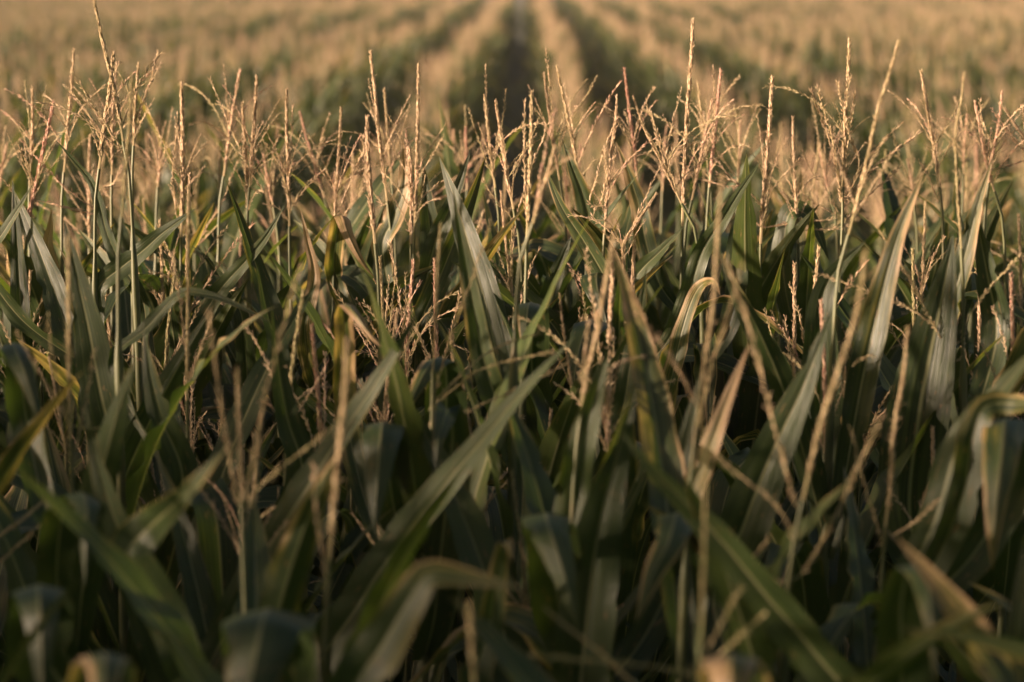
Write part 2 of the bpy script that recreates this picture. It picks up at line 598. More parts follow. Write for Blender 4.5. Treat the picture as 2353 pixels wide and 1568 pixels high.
# ------------------------------------------------------------------ the plants one can point to in the photograph
# id: (depth, spike from tip to base in frame pixels, hue, thickness, number of free branches, label, traced branches)
HERO = {
 'T1': (4.0, [(213, -4), (229, 73), (247, 143), (262, 205), (272, 262), (283, 325)], .35, 1.0, 1, 'corn plant with the tallest tassel, leaning left out of the upper left of the picture', [[(172, 170), (205, 222), (234, 270), (278, 337)], [(88, 234), (150, 250), (200, 278), (240, 312), (281, 345)]]),
 'T2': (4.6, [(169, 114), (160, 230), (152, 330), (147, 396)], .5, 1.0, 2, 'corn plant with a straight single spike, just left of the tallest leaning tassel', []),
 'T3': (4.2, [(258, 119), (250, 210), (238, 300), (228, 388)], .4, 1.15, 2, 'corn plant whose straight spike crosses the foot of the tallest leaning tassel', []),
 'T4': (4.7, [(269, 143), (262, 240), (258, 330), (257, 402)], .6, .9, 4, 'corn plant with a thin spike just right of the tallest leaning tassel', [[(283, 383), (262, 420), (240, 432)]]),
 'T5': (4.5, [(319, 147), (315, 205), (310, 262), (307, 335)], .45, .8, 1, 'corn plant with a forked tassel, one long side branch rising to its right', [[(358, 117), (345, 180), (325, 240), (309, 330)]]),
 'T6': (4.7, [(75, 203), (74, 300), (70, 396)], .5, 1.0, 2, 'corn plant with the upright spike nearest the left edge', [[(46, 357), (66, 392), (78, 420)]]),
 'T7': (4.5, [(123, 236), (107, 320), (88, 396), (70, 480), (62, 545)], .95, 1.2, 3, 'corn plant with a long reddish spike slanting right, near the left edge', [[(46, 320), (95, 375), (147, 429), (190, 462), (234, 495)]]),
 'T8': (3.3, [(302, 170), (297, 262), (290, 370), (280, 500)], .3, 1.0, 0, 'corn plant with a smooth blurred greenish spike in front of the forked tassel', []),
 'T9': (4.6, [(416, 189), (419, 290), (420, 420), (416, 545)], .5, 1.35, 3, 'corn plant with a thick two stranded spike left of the middle of the left half', [[(410, 262), (404, 350), (398, 415), (410, 520)], [(447, 340), (425, 420), (424, 470)], [(470, 385), (430, 432), (420, 480)]]),
 'T10': (4.9, [(550, 161), (535, 260), (522, 350), (514, 405)], .7, .9, 3, 'corn plant with a thin pinkish spike slanting right, beside two upright spikes', [[(545, 370), (528, 415), (512, 460), (455, 560)]]),
 'T11': (4.6, [(558, 236), (561, 320), (566, 396), (570, 510)], .5, 1.0, 2, 'corn plant with the shorter of two spikes standing close together', []),
 'T12': (4.6, [(591, 176), (585, 270), (577, 366), (573, 430)], .55, 1.05, 2, 'corn plant with the taller of two spikes standing close together', [[(572, 388), (590, 415), (602, 440)]]),
 'T13': (4.6, [(660, 205), (659, 300), (662, 400), (665, 520)], .5, 1.05, 4, 'corn plant with a straight rough spike above crossing green leaves', [[(652, 365), (650, 415), (664, 450)], [(745, 390), (705, 430), (675, 470)], [(610, 470), (640, 480), (664, 510)]]),
 'T14': (5.1, [(689, 260), (710, 335), (733, 414), (745, 455)], .95, .9, 3, 'corn plant with a reddish spike leaning left, alone in its gap', []),
 'T15': (4.6, [(784, 247), (779, 350), (772, 450), (768, 550)], .55, .9, 5, 'corn plant with a slender straight spike just left of two tall spikes', [[(735, 520), (752, 545), (768, 575)], [(850, 320), (820, 380), (785, 470)]]),
 'T16': (5.0, [(205, 311), (205, 400), (204, 480), (205, 560)], .6, 1.0, 4, 'corn plant with a short pale spike below the tallest leaning tassel', [[(73, 469), (120, 490), (160, 515), (205, 560)]]),
 'T17': (5.2, [(15, 331), (6, 380), (0, 430)], .75, .9, 3, 'corn plant with a small pink spike cut by the left edge', []),
 'T18': (5.6, [(507, 342), (504, 400), (503, 450)], .7, .9, 4, 'corn plant with a small pale spike behind the crossing leaves of the left half', []),
 'T19': (5.0, [(606, 357), (616, 410), (628, 476)], .8, .9, 4, 'corn plant with a short brown spike leaning left, below two close spikes', []),
 'T20': (5.0, [(370, 344), (366, 390), (363, 430)], .7, 1.1, 6, 'corn plant with a bushy low tassel left of the thick two stranded spike', []),
 'U1': (4.6, [(850, 117), (862, 215), (872, 315), (882, 400), (890, 462)], .55, 1.05, 3, 'corn plant with the tall spike leaning left, left of the picture centre', [[(780, 360), (815, 385), (840, 420), (880, 470)]]),
 'U2': (4.9, [(883, 205), (891, 310), (901, 425)], .4, 1.0, 2, 'corn plant with a dark brown spike beside the tall left leaning one', []),
 'U3': (4.6, [(961, 150), (961, 250), (959, 348), (954, 470), (952, 520)], .5, 1.1, 2, 'corn plant with the tall upright spike left of the central furrow', []),
 'U4': (3.8, [(844, 269), (846, 340), (850, 430), (862, 560)], .6, 1.2, 1, 'corn plant with a thick blurred pale spike in front of the left leaning one', []),
 'U5': (4.5, [(942, 343), (944, 400), (946, 470), (944, 560)], .65, 1.25, 2, 'corn plant with a short spike thick with pale spikelets, beside a tall upright one', [[(970, 368), (958, 420), (948, 500)]]),
 'U6': (6.0, [(1042, 300), (1042, 350), (1044, 420)], .75, 1.0, 4, 'corn plant with a pink blurred spike behind, left of the central furrow', []),
 'U7': (5.4, [(1070, 295), (1072, 370), (1073, 436)], .95, .9, 3, 'corn plant with a thin red spike between leaf tips, left of the centre', [[(1081, 379), (1040, 415), (993, 458)]]),
 'U8': (4.6, [(1114, 222), (1124, 320), (1138, 432)], .4, 1.0, 2, 'corn plant with the darker left spike of the pair below the central furrow', []),
 'U9': (4.5, [(1139, 231), (1154, 330), (1168, 420), (1180, 480)], .55, 1.05, 2, 'corn plant with the lighter right spike of the pair below the central furrow', [[(1110, 410), (1138, 455), (1172, 495), (1182, 540)], [(1257, 289), (1240, 340), (1222, 380), (1185, 500)]]),
 'U10': (3.7, [(1222, 212), (1221, 300), (1217, 420), (1211, 545)], .35, 1.0, 1, 'corn plant with a blurred straight spike right of the pair below the furrow', []),
 'U11': (4.7, [(1250, 170), (1262, 260), (1275, 350), (1286, 414)], .65, .9, 4, 'corn plant with the left and thinner of two parallel left leaning spikes at centre', []),
 'U12': (4.6, [(1279, 152), (1296, 230), (1315, 320), (1330, 399)], .4, 1.0, 2, 'corn plant with the right and browner of two parallel left leaning spikes at centre', [[(1365, 367), (1345, 395), (1334, 420)]]),
 'U13': (4.4, [(1417, 218), (1415, 270), (1404, 350), (1396, 440), (1389, 540)], .6, .85, 1, 'corn plant with a tassel of long strands hanging down from one pointed top', [[(1415, 275), (1390, 340), (1370, 410), (1356, 469)], [(1418, 275), (1406, 360), (1385, 450), (1362, 500)]]),
 'U14': (4.7, [(1434, 157), (1446, 250), (1457, 340), (1465, 421)], .95, .95, 3, 'corn plant with a reddish spike leaning left, right of the centre', []),
 'U15': (4.4, [(1455, 222), (1477, 286), (1500, 335), (1528, 390), (1566, 468)], .5, .7, 2, 'corn plant with a sparse drooping tassel whose loose spikelets stick out', [[(1495, 262), (1508, 300), (1520, 345), (1545, 420)]]),
 'U16': (5.6, [(1528, 319), (1525, 380), (1522, 440)], .75, .9, 4, 'corn plant with a faint small spike behind the sparse drooping tassel', []),
 'U20': (3.2, [(1275, 341), (1262, 390), (1243, 450), (1224, 515)], .7, 1.2, 2, 'corn plant with a blurred pink spike slanting right in front of the centre leaves', []),
 'U21': (4.2, [(1509, 447), (1480, 490), (1455, 525), (1434, 562), (1436, 650)], .55, .9, 2, 'corn plant with a curved fluffy tassel bending over to the right', []),
 'V1': (4.5, [(1594, 42), (1588, 140), (1579, 256), (1573, 380), (1568, 520)], .55, 1.25, 1, 'corn plant with the tallest spike right of centre, thick and straight', []),
 'V2': (4.9, [(1604, 189), (1614, 280), (1627, 385)], .35, .9, 2, 'corn plant with a thin brown spike close to the right of the tallest straight one', []),
 'V3': (4.7, [(1658, 161), (1648, 260), (1637, 360), (1630, 430)], .9, 1.05, 3, 'corn plant with a red brown spike slanting right, beside a pale one', []),
 'V4': (4.6, [(1636, 227), (1622, 310), (1605, 385), (1590, 460)], .7, .9, 1, 'corn plant with a pale loose tassel strand between two tall spikes', [[(1648, 370), (1672, 400), (1695, 430)]]),
 'V5': (5.0, [(1701, 280), (1699, 350), (1695, 421)], .65, .85, 3, 'corn plant with a short thin spike alone left of the bristly spike', []),
 'V6': (4.5, [(1776, 176), (1768, 280), (1760, 390), (1752, 490), (1748, 560)], .6, 1.25, 2, 'corn plant with the bristly spike whose spikelets stick out on both sides', [[(1840, 362), (1800, 400), (1770, 445), (1755, 520)]]),
 'V7': (4.6, [(1822, 269), (1825, 370), (1829, 476), (1834, 560)], .6, .85, 4, 'corn plant with a thin spike and arching side branches right of the bristly spike', [[(1845, 352), (1870, 400), (1895, 430), (1915, 470), (1935, 520)], [(1838, 440), (1870, 465), (1920, 500)], [(1650, 400), (1690, 420), (1720, 460), (1745, 520)]]),
 'V9': (4.5, [(1954, 92), (1949, 180), (1944, 256), (1940, 350), (1937, 430)], .45, 1.15, 1, 'corn plant with a tall spike and a wide fan of straight side branches', [[(1868, 207), (1890, 270), (1910, 330), (1926, 400), (1935, 470)], [(1874, 202), (1892, 262), (1914, 332), (1936, 470)], [(1962, 216), (1956, 270), (1948, 330), (1939, 440)], [(2119, 304), (2075, 338), (2030, 370), (1975, 425), (1938, 480)], [(2075, 383), (2035, 420), (1975, 470), (1937, 520)], [(2075, 287), (2030, 330), (1985, 380), (1940, 455)], [(1925, 188), (1935, 240), (1955, 320), (1975, 380), (1942, 460)]]),
 'V10': (3.4, [(2061, 95), (2040, 175), (2015, 256), (1997, 348), (1975, 440), (1950, 540)], .5, 1.05, 3, 'corn plant with a big blurred spike slanting right across the fan shaped tassel', []),
 'V11': (4.6, [(2113, 161), (2130, 250), (2146, 335), (2158, 430)], .5, 1.05, 4, 'corn plant with a spike leaning left, right of the big blurred slanting one', [[(2110, 370), (2130, 400), (2155, 460)], [(2154, 311), (2158, 380), (2165, 460)]]),
 'V12': (3.5, [(2220, 167), (2210, 230), (2196, 300), (2200, 420), (2209, 572)], .4, .8, 0, 'corn plant with a long thin blurred stem ending in a slender bent tip, at right', [[(1872, 627), (1940, 650), (2008, 675), (2100, 715), (2205, 790)], [(2010, 517), (2050, 580), (2088, 638), (2140, 740), (2205, 830)], [(2348, 583), (2280, 655), (2220, 740), (2212, 800)]]),
 'V13': (4.7, [(2304, 209), (2292, 290), (2279, 366), (2272, 420)], .85, .85, 3, 'corn plant with a thin pink spike slanting right, close to the right edge', []),
 'V14': (4.6, [(2240, 234), (2252, 300), (2268, 381), (2285, 440)], .8, 1.0, 2, 'corn plant with a red brown spike leaning left, near the right edge', [[(2270, 245), (2301, 286), (2330, 325), (2360, 365)]]),
 'V15': (5.2, [(2224, 264), (2218, 330), (2214, 400)], .8, .9, 4, 'corn plant with a small spike behind the long thin blurred stem', []),
 'V17': (4.6, [(2310, 250), (2335, 290), (2358, 330), (2372, 420)], .6, .9, 3, 'corn plant with a pale strand leaning left at the right edge', []),
 'V19': (5.1, [(1885, 346), (1895, 400), (1905, 440)], .8, .9, 4, 'corn plant with a small spike left of the fan shaped tassel', []),
 'V20': (5.1, [(2088, 370), (2094, 420), (2100, 470)], .7, 1.0, 5, 'corn plant with a short pale tassel right of the fan shaped one', []),
 'N1': (2.95, [(160, 540), (160, 700), (160, 850), (163, 1010)], .4, 1.15, 1, 'near blurred corn plant with an upright spike above a three pronged tassel, left', [[(103, 733), (121, 847), (150, 957), (166, 1080)], [(210, 815), (196, 900), (180, 993), (166, 1085)], [(283, 925), (250, 965), (225, 985)], [(227, 1010), (200, 1050), (170, 1095)]]),
 'N2': (2.65, [(545, 850), (548, 960), (552, 1060), (556, 1150)], .5, .9, 0, 'near blurred corn plant whose tassel opens in a tall V of two spikes', [[(482, 705), (500, 850), (520, 1000), (548, 1165)], [(690, 615), (640, 790), (590, 1000), (562, 1165)], [(760, 985), (690, 1040), (600, 1115), (565, 1175)]]),
 'N3': (2.5, [(797, 780), (795, 880), (782, 1010), (768, 1150), (757, 1285)], .6, 1.25, 0, 'near blurred corn plant with the thickest golden spike, left of the picture centre', [[(714, 1080), (720, 1160), (740, 1290), (755, 1340)]]),
 'N4': (3.4, [(432, 430), (432, 600), (431, 760), (430, 920)], .35, 1.1, 2, 'blurred corn plant with a long greenish spike left of the opening V tassel', []),
 'N5': (3.15, [(1011, 520), (1005, 640), (1000, 740), (995, 850)], .35, .75, 0, 'blurred corn plant with branches reaching far to the right from a thin stem', [[(1128, 510), (1085, 640), (1040, 760), (1000, 900)], [(1238, 773), (1150, 800), (1080, 845), (990, 930)], [(1270, 800), (1180, 822), (1090, 855), (990, 940)], [(1304, 836), (1220, 880), (1120, 925), (1030, 965), (985, 985)]]),
 'N6': (2.9, [(1410, 540), (1392, 650), (1372, 760), (1345, 880), (1335, 950)], .65, 1.2, 1, 'blurred corn plant with a pinkish slanting spike below the centre', [[(1352, 745), (1345, 800), (1338, 870)]]),
 'N7': (3.9, [(1458, 560), (1455, 640), (1452, 710), (1450, 790)], .55, 1.1, 0, 'corn plant with a drooping chain of spikelets hanging beside twin spikes', [[(1430, 555), (1436, 640), (1445, 740), (1450, 800)], [(1495, 985), (1494, 900), (1475, 850), (1451, 803), (1420, 755), (1400, 740)], [(1470, 832), (1440, 830), (1415, 840)]]),
 'N8': (3.6, [(1286, 675), (1295, 760), (1308, 850), (1320, 930)], .5, .85, 2, 'blurred corn plant with a thin left leaning strand right of the dark centre leaf', []),
 'N9': (2.75, [(1660, 400), (1652, 520), (1640, 680), (1620, 830), (1600, 980)], .5, 1.0, 1, 'near blurred corn plant with a long pale spike crossing the orange edged leaf', [[(1700, 600), (1665, 730), (1630, 850), (1605, 990)]]),
 'N11': (3.9, [(2249, 561), (2250, 680), (2253, 790), (2256, 900)], .65, 1.3, 0, 'corn plant with a short thick pink spike against dark leaves at right', [[(2216, 803), (2234, 855), (2253, 902)]]),
 'N12': (2.6, [(1986, 572), (1971, 718), (1920, 865), (1885, 980), (1845, 1150)], .5, 1.0, 0, 'near blurred corn plant whose tassel forms a wide V right of centre', [[(1665, 590), (1722, 755), (1773, 957), (1832, 1170)], [(2022, 957), (1971, 1066), (1915, 1190), (1850, 1310)], [(1640, 1050), (1720, 1110), (1790, 1170), (1836, 1260)], [(1766, 1254), (1720, 1305), (1690, 1330)]]),
 'N13': (2.9, [(2088, 755), (2078, 860), (2055, 993), (2046, 1100), (2035, 1210)], .65, 1.1, 0, 'near blurred corn plant with a golden spike before the dark leaves at right', [[(1949, 975), (1975, 1080), (2000, 1160), (2030, 1250)], [(2145, 1140), (2095, 1195), (2050, 1230)]]),
 'N14': (2.25, [(1622, 990), (1620, 1150), (1616, 1320), (1611, 1484)], .15, .6, 0, 'nearest blurred corn plant with an upright stem above the bottom bent leaf', [[(1231, 1489), (1340, 1505), (1450, 1520), (1590, 1550)], [(1700, 1360), (1665, 1420), (1625, 1500)], [(1745, 1400), (1690, 1460), (1620, 1530)]]),
 'N15': (2.9, [(110, 1144), (50, 1195), (-10, 1236), (-60, 1260)], .5, .85, 0, 'near corn plant with two tassel branches reaching in at the left edge', [[(110, 1189), (55, 1240), (0, 1290), (-60, 1340)]]),
 'N16': (2.15, [(1078, 1395), (1083, 1460), (1090, 1570)], .3, 1.0, 0, 'nearest corn plant with only a small blurred spike tip at the bottom', []),
 'N17': (2.3, [(1256, 1394), (1300, 1435), (1370, 1490), (1456, 1570)], .3, .7, 0, 'nearest corn plant with a blurred branch leaning left at the bottom centre', []),
}

# traced blades: (depth, base -> tip in frame pixels (third value: metres nearer the lens), width in pixels, dryness that also stands in for sunlight on a few blades, tint, roll, kind)
A = 'arch'
LEAVES = [
 (3.6, [(330, 1200), (245, 960), (205, 760), (178, 640), (147, 505)], 108, .1, .35, 10, ''),
 (4.3, [(640, 780), (612, 680), (575, 570), (548, 490), (520, 415)], 50, .35, .3, -10, ''),
 (4.3, [(470, 720), (515, 655), (565, 600), (610, 545), (655, 470)], 40, .1, .75, 20, ''),
 (4.2, [(225, 665), (275, 618), (330, 575), (375, 535), (450, 480)], 42, .1, .6, 25, ''),
 (4.5, [(1380, 640), (1362, 540), (1340, 450), (1315, 385), (1291, 318)], 56, .3, .62, 0, ''),
 (4.3, [(1450, 800), (1400, 660), (1345, 560), (1290, 475), (1245, 370)], 44, .25, .6, 10, ''),
 (4.6, [(1485, 560), (1470, 480), (1448, 410), (1415, 325)], 40, .75, .2, 0, ''),
 (4.6, [(880, 560), (905, 500), (930, 420), (925, 318)], 42, .95, .3, 10, ''),
 (4.4, [(960, 760), (1010, 640), (1050, 540), (1085, 450), (1117, 357)], 48, .5, .5, -10, ''),
 (4.5, [(970, 700), (1000, 560), (1045, 450), (1081, 346)], 42, .2, .3, 5, ''),
 (4.6, [(990, 700), (990, 560), (982, 470), (973, 375)], 50, .3, .15, 0, ''),
 (2.9, [(700, 1640), (830, 1380), (960, 1190), (1100, 1020), (1200, 900), (1320, 775)], 92, .05, .7, 15, ''),
 (3.0, [(520, 1450), (600, 1290), (750, 1050), (850, 900), (920, 790), (975, 690)], 74, .15, .65, 15, ''),
 (3.4, [(1200, 1080), (1155, 960), (1112, 830), (1085, 690), (1062, 560), (1040, 430)], 60, .3, .6, 0, 'V'),
 (3.6, [(665, 900), (640, 800), (617, 730), (590, 600)], 52, .1, .5, 0, ''),
 (2.6, [(470, 1640), (390, 1430), (320, 1310), (292, 1268), (340, 1215), (420, 1140, .1), (520, 1030, .15)], 88, .3, .55, 20, ''),
 (2.25, [(800, 1640), (880, 1480), (945, 1370), (985, 1318), (1060, 1325), (1200, 1352)], 112, .5, .4, 8, ''),
 (2.35, [(640, 1640, -.1), (620, 1430, -.05), (615, 1402, .02), (600, 1440, .09), (570, 1600, .12), (560, 1750, .13)], 205, .25, .5, 0, A),
 (2.1, [(240, 1700, -.1), (240, 1530, -.05), (240, 1500, .02), (240, 1530, .08), (235, 1620, .1), (230, 1760, .11)], 172, .5, .5, 0, A),
 (2.4, [(110, 1520, -.12), (100, 1370, -.05), (90, 1345, .02), (90, 1380, .08), (95, 1480, .1), (100, 1640, .11)], 148, 0, .15, 0, A),
 (2.7, [(130, 1340, -.12), (140, 1200, -.06), (160, 1150, -.02), (190, 1135, .02), (200, 1190, .08), (195, 1350, .1)], 84, .1, .45, 0, A),
 (2.1, [(2500, 1700), (2460, 1570), (2420, 1520), (2300, 1480), (2180, 1455), (2066, 1446)], 125, .2, .5, 55, ''),
 (2.1, [(1690, 1640, -.1), (1685, 1530, -.06), (1680, 1503, 0), (1680, 1525, .07), (1680, 1640, .09), (1680, 1740, .1)], 155, .9, .5, 0, A),  # low sun on the bend put into the dryness value
 (2.7, [(1290, 1420, -.15), (1270, 1230, -.08), (1255, 1180, -.02), (1262, 1215, .05), (1290, 1300, .08), (1330, 1455, .1)], 122, .1, .8, 0, A),
 (2.7, [(1590, 1330, -.12), (1570, 1210, -.06), (1556, 1180, 0), (1535, 1250, .06), (1500, 1320, .08), (1462, 1430, .1)], 88, .4, .6, 0, A),
 (2.5, [(1960, 1640), (1866, 1494), (1760, 1370), (1676, 1265), (1580, 1160), (1500, 1080), (1420, 985)], 92, .05, .55, 10, ''),
 (2.8, [(1330, 1620), (1350, 1400), (1378, 1210), (1415, 1060), (1462, 895)], 120, .15, .5, -10, ''),
 (2.9, [(1300, 1250), (1325, 1080), (1352, 960), (1378, 870), (1405, 775)], 66, .2, .85, 0, ''),
 (3.1, [(1640, 1400), (1705, 1220), (1770, 1050), (1845, 890), (1910, 715)], 118, .1, .45, 10, ''),
 (3.6, [(1890, 1000), (1885, 800), (1890, 680), (1930, 610), (1990, 555)], 90, .1, .3, 0, 'V'),
 (3.4, [(1945, 1080), (1980, 880), (2022, 700), (2062, 550), (2122, 395)], 66, .6, .25, 5, 'V'),
 (3.6, [(2160, 800), (2190, 690), (2225, 560), (2250, 460), (2282, 360)], 50, .6, .3, 5, 'V'),
 (3.5, [(2090, 1180), (2105, 1000), (2130, 850), (2165, 680), (2190, 540)], 132, 0, .1, 0, ''),
 (2.9, [(1590, 1180), (1620, 1060), (1655, 960), (1690, 870), (1724, 785)], 58, .9, .6, 10, ''),
 (3.5, [(1830, 950), (1780, 840), (1735, 760), (1690, 670), (1650, 575)], 56, .1, .65, 10, ''),
 (2.8, [(2215, 1130), (2235, 1000), (2262, 935), (2320, 928), (2380, 940, .05), (2420, 1020, .1)], 70, .45, .2, 5, 'V'),
 (2.8, [(2330, 1100, -.12), (2325, 990, -.06), (2310, 965, 0), (2300, 1050, .07), (2285, 1200, .1), (2280, 1310, .1)], 100, .6, .4, 0, A),
 (2.9, [(2200, 1030), (2270, 935), (2330, 860), (2400, 780)], 70, .1, .75, 10, ''),
 (3.3, [(800, 980, -.1), (792, 780, -.05), (790, 702, 0), (815, 720, .05), (850, 770, .07), (895, 815, .08)], 50, .85, .7, 0, A),  # sunlit bend, its light coloured in through the dryness value
 (3.3, [(1030, 1000, -.15), (1025, 860, -.06), (1012, 822, 0), (980, 850, .06), (945, 920, .09), (925, 960, .1)], 96, .35, .5, 0, A),
 (3.0, [(900, 1140, -.14), (890, 1000, -.06), (880, 970, 0), (875, 1000, .06), (868, 1090, .08), (860, 1230, .1)], 98, .1, .35, 0, A),
 (3.6, [(1225, 880, -.13), (1222, 720, -.06), (1218, 696, 0), (1212, 715, .05), (1208, 780, .07), (1205, 850, .08)], 78, .1, .6, 0, A),
 (3.7, [(1370, 880, -.13), (1366, 760, -.06), (1360, 735, 0), (1340, 770, .05), (1322, 850, .08), (1318, 930, .09)], 84, .25, .4, 0, A),
 (4.3, [(1385, 760, -.12), (1380, 650, -.05), (1372, 628, 0), (1372, 660, .05), (1390, 720, .07), (1396, 760, .08)], 80, .1, .4, 0, A),
 (3.8, [(1545, 860), (1565, 770), (1590, 690), (1612, 655), (1640, 648, .04), (1655, 680, .08)], 40, .8, .9, 10, ''),  # sunlight on this pale blade put into dryness and tint
 (4.6, [(1800, 620), (1805, 520), (1820, 485), (1850, 490), (1878, 530), (1905, 600)], 50, .1, .6, 35, ''),
 (4.4, [(330, 700), (256, 564), (215, 430), (170, 370), (125, 319)], 30, .2, .5, 30, ''),
 (4.2, [(1580, 680), (1612, 580), (1660, 506), (1700, 440), (1748, 370)], 38, .05, .7, 10, ''),
 (4.4, [(1690, 680), (1690, 570), (1698, 510), (1708, 445)], 46, .15, .25, 0, ''),
 (4.3, [(50, 760), (42, 620), (35, 500), (28, 412)], 42, .1, .2, 0, ''),
 (4.2, [(-40, 600), (0, 545), (35, 490), (75, 425)], 38, .1, .65, 20, ''),
 (3.2, [(1470, 1110), (1485, 1055), (1505, 1000), (1530, 980), (1552, 1000, .05)], 30, .4, .9, 20, ''),
 (3.5, [(262, 832), (335, 755), (410, 678), (480, 678), (550, 704), (640, 750)], 26, .2, .6, 30, ''),
 (4.4, [(1280, 760), (1180, 655), (1130, 610), (1090, 570)], 40, .05, .3, 10, ''),
 (4.5, [(1250, 740), (1265, 670), (1290, 600), (1314, 540)], 44, .05, .25, 0, ''),
 (4.3, [(1440, 680), (1470, 625), (1520, 575), (1572, 520)], 42, .1, .85, 10, ''),
 (3.6, [(1430, 940), (1450, 830), (1470, 730), (1486, 615)], 42, .2, .75, 0, ''),
 (4.4, [(700, 760), (722, 640), (708, 560), (690, 480)], 36, 1.0, .7, 0, ''),
 (4.5, [(770, 640, -.1), (775, 530, -.04), (785, 495, 0), (800, 540, .04), (830, 600, .05), (862, 640, .05)], 38, .9, .7, 0, A),
 (4.5, [(120, 640), (108, 570), (115, 520), (118, 480)], 34, 1.0, .7, 0, ''),
 (4.4, [(560, 760), (545, 700), (480, 600), (440, 565)], 40, .1, .3, 25, ''),
 (3.3, [(420, 1100), (370, 960), (345, 860), (330, 760)], 66, .3, .4, 5, ''),
 (2.8, [(420, 1640), (330, 1380), (270, 1210), (220, 1060), (195, 930)], 92, .15, .3, 10, ''),
 (3.6, [(2290, 760), (2270, 640), (2255, 560), (2240, 480)], 60, .1, .2, 0, ''),
 (3.0, [(60, 960, -.1), (45, 820, -.05), (30, 790, 0), (55, 850, .06), (80, 930, .08), (95, 1000, .1)], 70, .1, .5, 0, A),
 (3.3, [(690, 1120), (660, 960), (640, 840), (625, 700)], 70, .1, .4, 0, ''),
 (2.6, [(1100, 1640), (1130, 1420), (1150, 1280, .02), (1165, 1245, .05), (1180, 1290, .1)], 80, .5, .4, 0, ''),
 (3.0, [(1560, 1280), (1560, 1120), (1585, 980), (1610, 860)], 80, .05, .2, 0, ''),
 (3.1, [(1010, 1300), (1030, 1120), (1040, 1000), (1030, 940, .04), (1010, 1000, .1), (1000, 1080, .12)], 90, .35, .4, 0, ''),
 (2.4, [(2060, 1640, -.1), (2070, 1400, -.05), (2090, 1310, -.02), (2120, 1305, .03), (2140, 1400, .08), (2150, 1560, .1)], 120, .05, .5, 0, A),
 (2.5, [(2330, 1640), (2335, 1480), (2345, 1350), (2352, 1250)], 90, 0, .1, 0, ''),
 (2.9, [(700, 1500), (660, 1380), (690, 1270), (720, 1228, .06), (745, 1235, .1)], 70, .5, .4, 20, ''),
]

def W3(spec, y):
    return [at(p[0], p[1], y - (p[2] if len(p) > 2 else 0)) for p in spec]

plants = {}      # id -> dict(x, y, stalk path, parts, label)
GROUP = 'corn plants standing in the field'
for hid, (Y, sp, hue, thick, nb, label, brs) in HERO.items():
    rng = np.random.default_rng(sum(map(ord, hid)) * 7 + len(sp))
    rr = random.Random(hid)
    pts = [np.array(q) for q in W3(sp, Y)]
    base = pts[-1]
    tan = unit(base - pts[-2])
    gx = base[0] + (0.02 + abs(tan[0]) * .10) * np.sign(tan[0]) + rr.gauss(0, .01)
    gy = Y + .02 + rr.gauss(0, .015)
    root = np.array([gx, gy, 0])
    tan = unit(tan + np.array([0, 0, -.9]))
    low = base + tan * .16
    drop = np.array([gx * .7 + low[0] * .3, gy * .6 + Y * .4, 1.35])
    if low[2] < 1.5:
        low = base + tan * .05
    SP = spline([root, np.array([gx, gy, .7]), drop, low, base], 48) - root
    # the spike leans a little toward or away from the lens so that it is not flat on one plane
    P = spline([q + np.array([0, 1, 0]) * rr.uniform(-.02, .02) * (len(pts) - 1 - i) / len(pts) for i, q in enumerate(pts)][::-1], 30) - root
    L = np.linalg.norm(np.diff(P, axis=0), axis=1).sum()
    if Y < 3.6:
        hue *= .6
    tasmesh = spike_mesh(P - P[0], rng, hue, around=5, step=.0037, slen=(.0102 if Y > 3.6 else .0090) * thick ** .5, swid=(.0034 if Y > 3.6 else .0027) * thick, rr=(.0018 if Y > 3.6 else .0013) * thick, open_=.27 if Y > 3.6 else .22, start=.10, loose=.22 if hid == 'V6' else .08 if Y > 3.6 else .14)
    br = []
    for b in brs:
        q = [np.array(v) for v in W3(b, Y)]
        dy = rr.uniform(-.05, .05)
        q = [v + np.array([0, 1, 0]) * dy * (len(q) - 1 - i) / len(q) for i, v in enumerate(q)]
        cand = np.vstack([P, SP[SP[:, 2] > P[0][2] - .12]]) + root
        k = cand[np.argmin(np.linalg.norm(cand - q[-1], axis=1))]
        seg = q[::-1]
        if np.linalg.norm(k - q[-1]) > .004:
            seg = [k] + seg
        Pb = spline(seg, 24)
        long_ = np.linalg.norm(np.diff(Pb, axis=0), axis=1).sum()
        br.append((branch_mesh(Pb - (P[0] + root), rng, float(np.clip(hue + rr.uniform(-.15, .2), 0, 1)), 1.4 if hid in ('N7', 'V9') and long_ > .12 else 1.15 if Y > 3.6 else .95), Matrix.Identity(4)))
    az = rr.uniform(0, 6.28)
    for b in range(nb + (5 if 4.0 < Y else 0)):
        az += 2.4
        k = P[min(2 + b * 2, len(P) // 3)] - P[0]
        br.append((rr.choice(BRANCH_POOL), Matrix.Translation(Vector(k)) @ Euler((0, rr.gauss(.06, .16), az)).to_matrix().to_4x4() @ Matrix.Scale(rr.uniform(.5, 1.0), 4)))
    plants[hid] = dict(root=root, SP=SP, tz=P[0], tassel=tasmesh, br=br, label=label, leaves=[], Y=Y)

